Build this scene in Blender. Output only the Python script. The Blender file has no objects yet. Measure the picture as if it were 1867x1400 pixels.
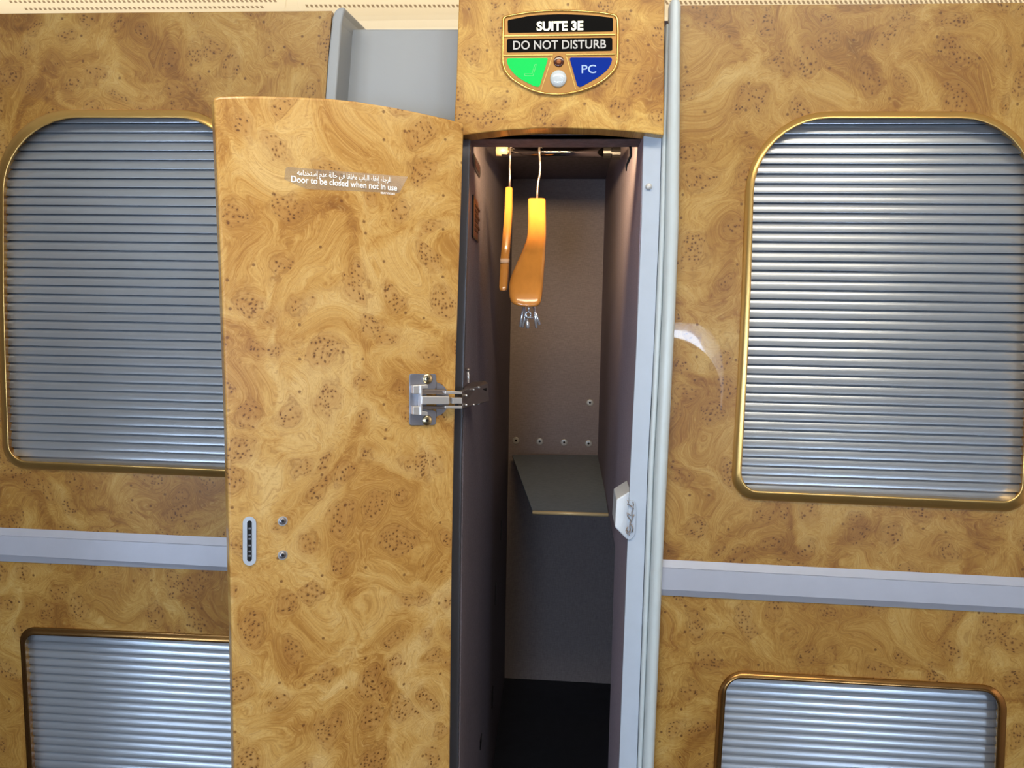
import bpy, bmesh, math, random
from mathutils import Vector, Matrix
from mathutils.geometry import tessellate_polygon, intersect_line_plane

random.seed(7)
sc = bpy.context.scene
COL = sc.collection

# ------------------------------------------------------------------ camera
W, H, F = 1867, 1400, 1350.0
CAM = Vector((0.0, -0.75, 1.35))
PITCH, YAW, ROLL = math.radians(5.4), math.radians(-4.4), math.radians(1.0)
fwd = Vector((math.sin(YAW) * math.cos(PITCH), math.cos(YAW) * math.cos(PITCH), -math.sin(PITCH)))
right0 = fwd.cross(Vector((0, 0, 1))).normalized()
up0 = right0.cross(fwd)
UPC = (up0 * math.cos(ROLL) - right0 * math.sin(ROLL)).normalized()
RTC = (right0 * math.cos(ROLL) + up0 * math.sin(ROLL)).normalized()
cd = bpy.data.cameras.new('camera')
cam = bpy.data.objects.new('camera', cd)
COL.objects.link(cam)
cam.matrix_world = Matrix((
    (RTC.x, UPC.x, -fwd.x, CAM.x), (RTC.y, UPC.y, -fwd.y, CAM.y),
    (RTC.z, UPC.z, -fwd.z, CAM.z), (0, 0, 0, 1)))
cd.sensor_fit = 'HORIZONTAL'
cd.sensor_width = 36.0
cd.lens = F / W * 36.0
cd.clip_start = 0.01
sc.camera = cam


def ray(px, py):
    return fwd + RTC * ((px - W / 2) / F) + UPC * ((H / 2 - py) / F)


def P(px, py, D):
    """world point seen at a photo position, D metres from the camera across the wall's normal"""
    r = ray(px, py)
    return CAM + r * (D / r.y)


class Plane:
    def __init__(s, o, n):
        s.o = Vector(o); s.n = Vector(n).normalized()

    def pt(s, px, py, h=0.0):
        r = ray(px, py)
        o = s.o + s.n * h
        return CAM + r * ((o - CAM).dot(s.n) / r.dot(s.n))


WALL = Plane((0, 0, 0), (0, -1, 0))
XA = lambda px, py, D: P(px, py, D).x
ZA = lambda px, py, D: P(px, py, D).z

# ------------------------------------------------------------------ materials


def srgb(r, g, b):
    f = lambda c: (c / 255 / 12.92) if c / 255 <= 0.04045 else ((c / 255 + 0.055) / 1.055) ** 2.4
    return (f(r), f(g), f(b), 1)


class NT:
    def __init__(s, name):
        s.m = bpy.data.materials.new(name); s.m.use_nodes = True
        s.t = s.m.node_tree; s.n = s.t.nodes; s.l = s.t.links
        s.b = s.n['Principled BSDF']

    def put(s, sock, v):
        if hasattr(v, 'is_output') or isinstance(v, bpy.types.NodeSocket):
            s.l.new(v, sock)
        elif v is not None:
            sock.default_value = v

    def math(s, op, a, b=None, c=None, clamp=False):
        n = s.n.new('ShaderNodeMath'); n.operation = op; n.use_clamp = clamp
        s.put(n.inputs[0], a)
        if b is not None: s.put(n.inputs[1], b)
        if c is not None: s.put(n.inputs[2], c)
        return n.outputs[0]

    def vmath(s, op, a, b=None, scale=None):
        n = s.n.new('ShaderNodeVectorMath'); n.operation = op
        s.put(n.inputs[0], a)
        if b is not None: s.put(n.inputs[1], b)
        if scale is not None: s.put(n.inputs['Scale'], scale)
        return n.outputs[0]

    def noise(s, vec, scale, detail=2.0, rough=0.5, dist=0.0, out='Fac'):
        n = s.n.new('ShaderNodeTexNoise')
        s.put(n.inputs['Vector'], vec)
        n.inputs['Scale'].default_value = scale; n.inputs['Detail'].default_value = detail
        n.inputs['Roughness'].default_value = rough; n.inputs['Distortion'].default_value = dist
        return n.outputs[out]

    def voro(s, vec, scale, rnd=1.0, feature='F1'):
        n = s.n.new('ShaderNodeTexVoronoi'); n.feature = feature
        s.put(n.inputs['Vector'], vec)
        n.inputs['Scale'].default_value = scale; n.inputs['Randomness'].default_value = rnd
        return n

    def smooth(s, v, a, b, lo=0.0, hi=1.0):
        n = s.n.new('ShaderNodeMapRange'); n.interpolation_type = 'SMOOTHSTEP'
        s.put(n.inputs['Value'], v)
        n.inputs['From Min'].default_value = a; n.inputs['From Max'].default_value = b
        n.inputs['To Min'].default_value = lo; n.inputs['To Max'].default_value = hi
        return n.outputs[0]

    def mix(s, f, a, b, mode='MIX'):
        n = s.n.new('ShaderNodeMix'); n.data_type = 'RGBA'; n.blend_type = mode
        s.put(n.inputs[0], f); s.put(n.inputs[6], a); s.put(n.inputs[7], b)
        return n.outputs[2]

    def ramp(s, f, stops):
        n = s.n.new('ShaderNodeValToRGB'); s.put(n.inputs[0], f)
        e = n.color_ramp.elements
        e[0].position, e[0].color = stops[0]
        e[1].position, e[1].color = stops[-1]
        for p, c in stops[1:-1]:
            k = e.new(p); k.color = c
        return n.outputs[0]

    def bump(s, h, strength, dist):
        n = s.n.new('ShaderNodeBump'); s.put(n.inputs['Height'], h)
        n.inputs['Strength'].default_value = strength; n.inputs['Distance'].default_value = dist
        s.l.new(n.outputs[0], s.b.inputs['Normal'])

    def obj(s):
        return s.n.new('ShaderNodeTexCoord').outputs['Object']


def simple(name, col, rough=0.5, metal=0.0, emit=None, es=0.0, coat=0.0, spec=0.5, var=0.0, vscale=60,
           alpha=None, trans=0.0, bump=0.0, bscale=900, stretch=None):
    t = NT(name)
    b = t.b
    c = col
    v = t.obj()
    if stretch:
        mp = t.n.new('ShaderNodeMapping'); mp.inputs['Scale'].default_value = stretch
        t.l.new(v, mp.inputs['Vector']); v = mp.outputs[0]
    if var > 0:
        nz = t.noise(v, vscale, 3)
        dark = tuple(x * (1 - var) for x in col[:3]) + (1,)
        lite = tuple(min(1, x * (1 + var)) for x in col[:3]) + (1,)
        c = t.ramp(nz, [(0.3, dark), (0.7, lite)])
    t.put(b.inputs['Base Color'], c)
    b.inputs['Roughness'].default_value = rough
    b.inputs['Metallic'].default_value = metal
    b.inputs['Specular IOR Level'].default_value = spec
    b.inputs['Coat Weight'].default_value = coat
    b.inputs['Coat Roughness'].default_value = 0.05
    if emit:
        b.inputs['Emission Color'].default_value = emit; b.inputs['Emission Strength'].default_value = es
    if alpha is not None: b.inputs['Alpha'].default_value = alpha
    if trans: b.inputs['Transmission Weight'].default_value = trans
    if bump: t.bump(t.noise(v, bscale, 2), bump, 0.0005)
    return t.m


def burl(name, tint=1.0, seed=(0, 0), rough=0.36, coat=0.6, axis=(1, 0, 0), light=0.0, warm=.84):
    t = NT(name)
    po = t.obj()
    dt = t.n.new('ShaderNodeVectorMath'); dt.operation = 'DOT_PRODUCT'
    t.l.new(po, dt.inputs[0]); dt.inputs[1].default_value = axis
    sp = t.n.new('ShaderNodeSeparateXYZ'); t.l.new(po, sp.inputs[0])
    cb = t.n.new('ShaderNodeCombineXYZ')
    t.l.new(t.math('ADD', dt.outputs['Value'], seed[0]), cb.inputs[0])
    t.l.new(t.math('ADD', sp.outputs[2], seed[1]), cb.inputs[1])
    p = cb.outputs[0]

    def N(vec, scale, detail=2.0, rough_=0.5, dist=0.0, out='Fac'):
        o = t.noise(vec, scale, detail, rough_, dist, out); o.node.noise_dimensions = '2D'; return o

    def V(vec, scale):
        n = t.voro(vec, scale, 1.0); n.voronoi_dimensions = '2D'; return n
    w1 = t.vmath('SUBTRACT', N(p, 9, 1, out='Color'), (0.5, 0.5, 0.5))
    q = t.vmath('ADD', p, t.vmath('SCALE', w1, scale=0.10))
    w2 = t.vmath('SUBTRACT', N(q, 40, 1.5, out='Color'), (0.5, 0.5, 0.5))
    q = t.vmath('ADD', q, t.vmath('SCALE', w2, scale=0.022))
    qc = t.vmath('ADD', t.vmath('ADD', p, t.vmath('SCALE', w1, scale=0.05)), t.vmath('SCALE', w2, scale=0.012))
    cl = V(qc, 29)
    cd_ = cl.outputs['Distance']
    ccol = t.n.new('ShaderNodeSeparateColor'); t.l.new(cl.outputs['Color'], ccol.inputs[0])
    keep = t.smooth(ccol.outputs[0], 0.18, 0.22)
    size = t.math('MULTIPLY_ADD', ccol.outputs[1], 0.20, 0.16)
    away = t.math('ADD', t.math('SUBTRACT', cd_, size), t.math('MULTIPLY_ADD', N(p, 90, 2), .5, -.25))
    inside = t.smooth(away, -0.06, 0.04, 1, 0)
    cmask = t.math('MULTIPLY', inside, keep)
    # growth field that wraps round the eye clusters
    field = N(q, 10, 1.0)
    near = t.math('MULTIPLY', t.smooth(cd_, 0.15, 0.75, 1, 0), keep)
    f2 = t.math('ADD', t.math('MULTIPLY', field, t.math('SUBTRACT', 1.0, t.math('MULTIPLY', near, .6))), t.math('MULTIPLY', t.math('MULTIPLY', cd_, near), 0.55))
    sv_ = t.n.new('ShaderNodeCombineXYZ')
    t.l.new(t.math('MULTIPLY', f2, 62), sv_.inputs[0])
    t.l.new(t.math('MULTIPLY', N(q, 22, 1), 5), sv_.inputs[1])
    streak = N(sv_.outputs[0], 1.0, 4, 0.62)
    sv2 = t.n.new('ShaderNodeCombineXYZ')
    t.l.new(t.math('MULTIPLY', f2, 230), sv2.inputs[0])
    t.l.new(t.math('MULTIPLY', N(q, 40, 1), 12), sv2.inputs[1])
    fstreak = N(sv2.outputs[0], 1.0, 2, 0.5)
    tone = N(q, 15, 4, 0.6, 0.6)
    fine = N(p, 420, 2, 0.6)
    v = t.math('ADD', t.math('MULTIPLY_ADD', tone, 0.62, .05), t.math('MULTIPLY', streak, 0.28))
    v = t.math('ADD', v, light)
    base = t.ramp(v, [(0.30, srgb(128, 80, 30)), (0.40, srgb(160, 108, 46)), (0.48, srgb(184, 134, 64)),
                      (0.56, srgb(202, 156, 84)), (0.70, srgb(217, 178, 112))])
    c = t.mix(t.math('MULTIPLY', t.smooth(fstreak, 0.50, 0.72), 0.32), base, srgb(138, 86, 32))
    c = t.mix(t.math('MULTIPLY', t.smooth(fstreak, 0.30, 0.42, 1, 0), 0.22), c, srgb(226, 188, 122))
    c = t.mix(t.math('MULTIPLY', t.smooth(fine, 0.45, 0.75), 0.16), c, srgb(140, 90, 36))
    # rim of a cluster
    ring = t.math('MULTIPLY', t.smooth(t.math('ABSOLUTE', t.math('SUBTRACT', away, .05)), 0.0, 0.05, 1, 0), keep)
    ring = t.math('MULTIPLY', ring, t.smooth(N(p, 45, 2), 0.38, 0.62))
    c = t.mix(t.math('MULTIPLY', ring, 0.40), c, srgb(124, 74, 26))
    c = t.mix(t.math('MULTIPLY', cmask, 0.32), c, srgb(186, 136, 74))
    c = t.mix(t.math('MULTIPLY', t.math('MULTIPLY', t.smooth(away, -.05, .30, 1, 0), keep), .22), c, srgb(150, 98, 42))
    # the eyes
    dv = V(t.vmath('ADD', p, t.vmath('SCALE', w2, scale=0.01)), 285)
    dc = t.n.new('ShaderNodeSeparateColor'); t.l.new(dv.outputs['Color'], dc.inputs[0])
    dr = t.math('MULTIPLY_ADD', dc.outputs[1], 0.18, 0.10)
    dd = t.smooth(t.math('SUBTRACT', dv.outputs['Distance'], dr), -0.10, 0.08, 1, 0)
    dm = t.math('MULTIPLY', t.math('MULTIPLY', dd, t.smooth(dc.outputs[0], 0.30, 0.36)), cmask)
    halo = t.math('MULTIPLY', t.smooth(dv.outputs['Distance'], 0.2, 0.7, 1, 0), t.smooth(dc.outputs[0], 0.3, 0.5))
    c = t.mix(t.math('MULTIPLY', t.math('MULTIPLY', halo, cmask), 0.40), c, srgb(136, 84, 32))
    c = t.mix(t.math('MULTIPLY', dm, 0.80), c, srgb(84, 46, 16))
    sv = V(p, 52)
    s2 = t.n.new('ShaderNodeSeparateColor'); t.l.new(sv.outputs['Color'], s2.inputs[0])
    sm = t.math('MULTIPLY', t.smooth(sv.outputs['Distance'], 0.04, 0.10, 1, 0), t.smooth(s2.outputs[0], 0.80, 0.84))
    c = t.mix(t.math('MULTIPLY', sm, 0.75), c, srgb(98, 54, 22))
    c = t.mix(1.0, c, (tint * .97, tint, tint * warm, 1), 'MULTIPLY')
    t.put(t.b.inputs['Base Color'], c)
    t.b.inputs['Roughness'].default_value = rough
    t.b.inputs['Coat Weight'].default_value = coat
    t.b.inputs['Coat Roughness'].default_value = 0.02
    t.b.inputs['Specular IOR Level'].default_value = 0.4
    return t.m


def fabric(name, a, b_, rough=0.75, scale=(1, 1, 1)):
    t = NT(name)
    v = t.obj()
    mp = t.n.new('ShaderNodeMapping'); mp.inputs['Scale'].default_value = (1500, 1500, 120)
    t.l.new(v, mp.inputs['Vector'])
    n1 = t.noise(mp.outputs[0], 1.0, 2)
    mp2 = t.n.new('ShaderNodeMapping'); mp2.inputs['Scale'].default_value = (120, 120, 1500)
    t.l.new(v, mp2.inputs['Vector'])
    n2 = t.noise(mp2.outputs[0], 1.0, 2)
    w = t.math('ADD', t.math('MULTIPLY', n1, 0.5), t.math('MULTIPLY', n2, 0.5))
    c = t.mix(t.smooth(w, 0.22, 0.78), a, b_)
    t.put(t.b.inputs['Base Color'], c)
    t.b.inputs['Roughness'].default_value = rough
    t.b.inputs['Specular IOR Level'].default_value = 0.35
    t.bump(w, 0.25, 0.0004)
    return t.m


M = {}
M['burl_l'] = burl('burl_veneer_left', seed=(3.1, 0.4), tint=.68, warm=.92)  # same veneer as the door, tint lowered for the dimmer light here
M['burl_r'] = burl('burl_veneer_right', seed=(0.7, 2.2), tint=.70, warm=.92)  # dimmer light put into the tint, as on the left wall
M['burl_c'] = burl('burl_veneer_header', seed=(5.2, 1.1), light=.02, coat=.15, rough=.42)
M['burl_d'] = burl('burl_veneer_door', seed=(8.3, 0.9), coat=0.45, axis=(math.sin(math.radians(56.2)), math.cos(math.radians(56.2)), 0), light=.06, warm=1.04, tint=.97)  # same veneer, lightened because the door is angled to the windows
M['edge'] = simple('veneer_edge', srgb(150, 92, 40), 0.3, coat=.5, var=.3, vscale=40)
M['gold'] = simple('gold_frame', srgb(214, 174, 104), 0.28, .88, var=.03)
M['darkgold'] = simple('darkgold_frame', srgb(150, 112, 66), 0.25, .95, var=.03)  # low frames: the floor's dark reflection is put into the metal colour
M['goldplate'] = simple('satin_gold_plate', srgb(158, 116, 60), 0.42, .5, var=.03)
M['goldrib'] = simple('polished_gold', srgb(250, 215, 130), 0.22, 1.0)
M['black'] = simple('black_display', srgb(7, 6, 6), 0.5, spec=.05)
M['slat'] = simple('satin_slat', srgb(158, 163, 170), 0.27, 0.60, var=.03, vscale=15)
M['slot'] = simple('slat_backing', srgb(18, 20, 24), 0.7)
M['greypaint'] = simple('grey_paint', srgb(150, 153, 155), 0.45, var=.03, vscale=10)
M['postpaint'] = simple('pale_grey_post', srgb(190, 199, 202), 0.32, var=.02)
M['rail'] = simple('satin_rail', srgb(184, 186, 197), 0.35, 0.35, var=.02)
M['stile'] = simple('stile_paint', srgb(176, 186, 200), 0.4, var=.02)
M['stile_d'] = simple('stile_dark', srgb(84, 85, 92), 0.35, 0.3)
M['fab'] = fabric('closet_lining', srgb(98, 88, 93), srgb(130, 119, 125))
M['fab_back'] = fabric('closet_back_lining', srgb(134, 124, 126), srgb(170, 158, 158))  # same lining fabric, lightened for the daylight reaching the back
M['fab_right'] = fabric('right_lining', srgb(136, 124, 134), srgb(172, 158, 170))  # lighter copy of the lining for the side the light hits
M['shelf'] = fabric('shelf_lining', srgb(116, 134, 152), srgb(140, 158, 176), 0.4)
M['darkmat'] = simple('closet_floor', srgb(40, 42, 52), 0.8, var=.1)
M['brass'] = simple('brass_edge', srgb(232, 206, 156), 0.35, .2)
M['steel'] = simple('hinge_steel', srgb(222, 220, 220), 0.28, .7)
M['steel_d'] = simple('dull_zinc', srgb(150, 150, 158), 0.42, .9, var=.06, vscale=80)
M['nickel'] = simple('dark_nickel', srgb(150, 138, 132), 0.32, .8)
M['screw'] = simple('brass_screw', srgb(214, 200, 164), 0.25, 1.0)
M['screw_w'] = simple('pale_screw_cap', srgb(196, 194, 190), 0.35, .2)
M['recess'] = simple('screw_recess', srgb(30, 26, 24), 0.5, .5)
M['tube'] = simple('smoked_chrome_tube', srgb(120, 118, 122), 0.12, 1.0)
M['rubber'] = simple('black_fitting', srgb(28, 26, 26), 0.35, .3)
M['hwood'] = simple('honey_hanger_wood', srgb(198, 128, 54), 0.22, coat=.7, var=.14, vscale=60, stretch=(1, 1, .12))
M['band'] = simple('pale_band', srgb(226, 180, 140), 0.4)
M['chrome'] = simple('bright_chrome', srgb(232, 234, 238), 0.25, .75)
M['cream'] = simple('cream_plastic', srgb(240, 230, 208), 0.5)
M['ventdark'] = simple('vent_slot', srgb(150, 130, 104), 0.7)
M['whiteplas'] = simple('white_plastic', srgb(214, 220, 228), 0.35)
M['clear'] = simple('clear_film', srgb(246, 228, 206), 0.6, alpha=.15, spec=.2)
M['print'] = simple('white_print', srgb(250, 248, 244), 0.5, emit=None)
M['textlit'] = simple('lit_letters', srgb(255, 250, 225), 0.4, emit=srgb(255, 248, 215), es=1.0)
M['textgrey'] = simple('grey_letters', srgb(192, 190, 188), 0.4)
M['green'] = simple('green_lamp', srgb(10, 120, 50), 0.4, spec=.1, emit=srgb(28, 248, 108), es=.75)
M['greenline'] = simple('green_icon', srgb(110, 190, 120), 0.4, emit=srgb(120, 215, 130), es=.35)
M['blue'] = simple('blue_panel', srgb(2, 40, 136), 0.4, spec=.06, emit=srgb(0, 60, 180), es=.06)
M['pctext'] = simple('pc_letters', srgb(160, 190, 228), 0.4)
M['sensor'] = simple('sensor_glass', srgb(70, 28, 10), 0.15, coat=.5)
M['sensor_in'] = simple('sensor_core', srgb(150, 82, 22), 0.3)
M['button'] = simple('white_button', srgb(196, 204, 210), 0.18, coat=.6)
M['placard'] = simple('placard_dark', srgb(62, 56, 56), 0.35)
M['placard2'] = simple('placard_brown', srgb(120, 76, 58), 0.4)
M['ink'] = simple('dark_print', srgb(60, 32, 26), 0.5)
M['reveal'] = simple('window_reveal', srgb(246, 242, 240), 0.5)
M['blocker'] = simple('blocker_brown', srgb(70, 60, 52), 0.5)
M['carpet'] = simple('carpet', srgb(66, 58, 52), 0.95, var=.2, vscale=300)
M['seat'] = simple('seat_leather', srgb(120, 104, 86), 0.6, var=.05)
M['cabin'] = simple('cabin_lining', srgb(214, 204, 186), 0.5)

# ------------------------------------------------------------------ helpers


def link(name, me, mat, parent=None, smooth=False, bevel=0.0, segs=2, **tags):
    o = bpy.data.objects.new(name, me)
    COL.objects.link(o)
    me.materials.append(M[mat] if isinstance(mat, str) else mat)
    if smooth:
        for f in me.polygons: f.use_smooth = True
    if bevel:
        b = o.modifiers.new('bevel', 'BEVEL'); b.width = bevel; b.segments = segs
        b.limit_method = 'ANGLE'; b.angle_limit = math.radians(35)
        b.harden_normals = False
    if parent is not None:
        o.parent = parent
        o.matrix_parent_inverse = Matrix.Translation(-parent.location)
    for k, v in tags.items():
        o[k] = v
    return o


def fin(bm, name='m'):
    bmesh.ops.recalc_face_normals(bm, faces=bm.faces)
    me = bpy.data.meshes.new(name)
    bm.to_mesh(me); bm.free()
    return me


def thing(name, label, cat, loc, group=None):
    o = bpy.data.objects.new(name, None)
    COL.objects.link(o)
    o.location = loc; o['label'] = label; o['category'] = cat
    o.empty_display_size = 0.02
    if group: o['group'] = group
    return o


def prism(front, back, holes_f=(), holes_b=()):
    """closed solid between two matching outlines, with matching holes"""
    bm = bmesh.new()
    loops_f = [list(front)] + [list(h) for h in holes_f]
    loops_b = [list(back)] + [list(h) for h in holes_b]
    tri = tessellate_polygon(loops_f)
    vf, vb = [], []
    for l in loops_f: vf += [bm.verts.new(v) for v in l]
    for l in loops_b: vb += [bm.verts.new(v) for v in l]
    if len(loops_f) == 1:
        bm.faces.new(vf); bm.faces.new(list(reversed(vb)))
    else:
        for a, b, c in tri:
            try: bm.faces.new((vf[a], vf[b], vf[c]))
            except ValueError: pass
            try: bm.faces.new((vb[c], vb[b], vb[a]))
            except ValueError: pass
    k = 0
    for l in loops_f:
        n = len(l)
        for i in range(n):
            j = (i + 1) % n
            bm.faces.new((vf[k + i], vb[k + i], vb[k + j], vf[k + j]))
        k += n
    return bm


def slab(pl, pts, h0, h1, holes=()):
    f = [pl.pt(x, y, h1) for x, y in pts]
    hf = [[pl.pt(x, y, h1) for x, y in hh] for hh in holes]
    d = pl.n * (h1 - h0)
    return prism(f, [v - d for v in f], hf, [[v - d for v in hh] for hh in hf])


def rpath(pts, n=8):
    """closed outline with rounded corners from (x, y, r)"""
    out = []
    m = len(pts)
    for i in range(m):
        x, y, r = pts[i]
        a = Vector(pts[i - 1][:2]); b = Vector((x, y)); c = Vector(pts[(i + 1) % m][:2])
        if r <= 0:
            out.append((x, y)); continue
        da = (a - b); dc = (c - b)
        p0 = b + da.normalized() * min(r, da.length * .5)
        p2 = b + dc.normalized() * min(r, dc.length * .5)
        for k in range(n + 1):
            t = k / n
            # quartic-ish blend that stays near a circular arc
            q = p0 * (1 - t) ** 3 + (p0 * .45 + b * .55) * 3 * t * (1 - t) ** 2 + (p2 * .45 + b * .55) * 3 * t * t * (1 - t) + p2 * t ** 3
            out.append((q.x, q.y))
    return out


def ellipse(cx, cy, rx, ry=None, n=28):
    ry = ry or rx
    return [(cx + rx * math.cos(2 * math.pi * k / n), cy + ry * math.sin(2 * math.pi * k / n)) for k in range(n)]


def loft(rings, closed=True, cap=False):
    bm = bmesh.new()
    vs = [[bm.verts.new(p) for p in r] for r in rings]
    for a, b in zip(vs, vs[1:]):
        n = len(a)
        for i in range(n if closed else n - 1):
            j = (i + 1) % n
            bm.faces.new((a[i], a[j], b[j], b[i]))
    if cap:
        bm.faces.new(vs[0]); bm.faces.new(list(reversed(vs[-1])))
    return bm


def tube(pts, r, n=12, radii=None):
    pts = [Vector(p) for p in pts]
    rings = []
    ref = None
    for i, p in enumerate(pts):
        d = (pts[min(i + 1, len(pts) - 1)] - pts[max(i - 1, 0)]).normalized()
        if ref is None:
            ref = d.orthogonal().normalized()
        ref = (ref - d * ref.dot(d)).normalized()
        s = d.cross(ref)
        rr = radii[i] if radii else r
        rings.append([p + (ref * math.cos(2 * math.pi * k / n) + s * math.sin(2 * math.pi * k / n)) * rr for k in range(n)])
    return loft(rings, True, True)


def box(a, b):
    a = Vector(a); b = Vector(b)
    bm = bmesh.new()
    bmesh.ops.create_cube(bm, size=1.0)
    for v in bm.verts:
        v.co = Vector(((a.x + b.x) / 2 + v.co.x * (b.x - a.x), (a.y + b.y) / 2 + v.co.y * (b.y - a.y), (a.z + b.z) / 2 + v.co.z * (b.z - a.z)))
    return bm


def join(*bms):
    out = bmesh.new()
    for b in bms:
        me = bpy.data.meshes.new('t'); b.to_mesh(me); b.free()
        out.from_mesh(me); bpy.data.meshes.remove(me)
    return out


def strip(pl, rows, h, base, n=9, power=1.0):
    """upright moulding: rows of (y, x left, x right), rounded section standing h off the plane"""
    rings = []
    for y, xl, xr in rows:
        a = pl.pt(xl, y, base); b = pl.pt(xr, y, base)
        r = [a]
        for k in range(n):
            t = k / (n - 1)
            ang = math.pi * (1 - t)
            u = .5 + .5 * math.cos(ang)
            r.append(a.lerp(b, u) + pl.n * (h * math.sin(ang) ** power + 1e-5))
        r.append(b)
        back = [b - pl.n * .004, a - pl.n * .004]
        rings.append(r + back)
    return loft(rings, True, True)


_txt = {}


def text_bm(s, pl, x0, y0, x1, y1, cap_px, h0, h1, bold=0.0, ref=None):
    """lettering laid on a plane from (x0,y0) to (x1,y1) along its baseline; cap_px = letter height"""
    cu = bpy.data.curves.new('t', 'FONT'); cu.body = s; cu.size = 1.0
    cu.resolution_u = 6; cu.offset = bold
    ob = bpy.data.objects.new('t', cu); COL.objects.link(ob)
    dg = bpy.context.evaluated_depsgraph_get(); dg.update()
    me = bpy.data.meshes.new_from_object(ob.evaluated_get(dg))
    bpy.data.objects.remove(ob); bpy.data.curves.remove(cu)
    xs = [v.co.x for v in me.vertices]; ys = [v.co.y for v in me.vertices]
    mnx, mxx = min(xs), max(xs)
    hgt = ref if ref else max(ys)
    a = pl.pt(x0, y0, h1); b = pl.pt(x1, y1, h1); c = pl.pt(x0, y0 - cap_px, h1)
    U = (b - a); V = c - a
    V = V.normalized() * V.length
    bm = bmesh.new(); bm.from_mesh(me); bpy.data.meshes.remove(me)
    for v in bm.verts:
        v.co = a + U * ((v.co.x - mnx) / (mxx - mnx)) + V * (v.co.y / hgt)
    bmesh.ops.remove_doubles(bm, verts=bm.verts, dist=1e-7)
    for f_ in bm.faces: f_.smooth = False
    r = bmesh.ops.extrude_face_region(bm, geom=bm.faces[:])
    for v in [g for g in r['geom'] if isinstance(g, bmesh.types.BMVert)]:
        v.co -= pl.n * (h1 - h0)
    return bm


def disc_on(pl, cx, cy, r, h0, h1, dome=0.0, n=28):
    """turned disc with optional dome, lying on a plane"""
    c = pl.pt(cx, cy, h1); e = pl.pt(cx + r, cy, h1)
    rad = (e - c).length
    u = Vector((0, 0, 1)); u = (u - pl.n * u.dot(pl.n)).normalized(); v = pl.n.cross(u)
    ring = lambda rr, h: [c + pl.n * h + (u * math.cos(2 * math.pi * k / n) + v * math.sin(2 * math.pi * k / n)) * rr for k in range(n)]
    rings = [ring(rad, h0 - h1), ring(rad, 0)]
    for k in range(1, 5):
        a = k / 5 * math.pi / 2
        rings.append(ring(rad * math.cos(a) + 1e-6, dome * math.sin(a) + 1e-6 * k))
    return loft(rings, True, True)


def cross_on(pl, cx, cy, r, h, w=.28):
    s = w * r
    pts = [(cx - s, cy - r), (cx + s, cy - r), (cx + s, cy - s), (cx + r, cy - s), (cx + r, cy + s), (cx + s, cy + s),
           (cx + s, cy + r), (cx - s, cy + r), (cx - s, cy + s), (cx - r, cy + s), (cx - r, cy - s), (cx - s, cy - s)]
    return slab(pl, pts, h - .0006, h)


# ------------------------------------------------------------------ the suite walls
W1o = [(-6, 200, 135), (446, 200, 120), (450, 500, 60), (455, 872, 45), (6, 853, 42), (-4, 560, 100)]
W1i = [(7, 215, 135), (432, 215, 110), (436, 500, 60), (441, 857, 30), (17, 839, 30), (7, 560, 100)]
W2o = [(1364, 203, 150), (1902, 203, 150), (1893, 520, 60), (1876, 934, 45), (1332, 909.5, 46), (1350, 600, 100)]
W2i = [(1378, 216, 135), (1888, 216, 135), (1880, 520, 60), (1862, 915, 34), (1350, 894, 34), (1367, 595, 100)]
W3o = [(35, 1142, 28), (470, 1161, 28), (480, 1690, 20), (64, 1670, 20)]
W3i = [(45, 1157, 18), (457, 1174, 18), (466, 1675, 15), (74, 1655, 15)]
W4o = [(1312, 1220, 48), (1838, 1251, 46), (1818, 1700, 20), (1284, 1670, 20)]
W4i = [(1325.5, 1236, 28), (1821, 1262, 30), (1802, 1685, 15), (1298, 1655, 15)]


def mid(a, b, t):
    return [(p[0] + (q[0] - p[0]) * t, p[1] + (q[1] - p[1]) * t, p[2] + (q[2] - p[2]) * t) for p, q in zip(a, b)]


wl = [(-520, 29), (605, 20), (602, 60), (598, 105), (593, 180), (590, 400), (590, 900), (594, 1400), (598, 1850), (-380, 1850)]
bm = slab(WALL, wl, -.02, 0, [rpath(mid(W1o, W1i, .6)), rpath(mid(W3o, W3i, .6))])
link('wall_left', fin(bm), 'burl_l', kind='structure')
wr = [(1224, 10), (2330, 2), (2270, 1850), (1160, 1850), (1176, 1400), (1195, 900), (1216, 560), (1224, 300)]
bm = slab(WALL, wr, -.02, 0, [rpath(mid(W2o, W2i, .6)), rpath(mid(W4o, W4i, .6))])
link('wall_right', fin(bm), 'burl_r', kind='structure')


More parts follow.
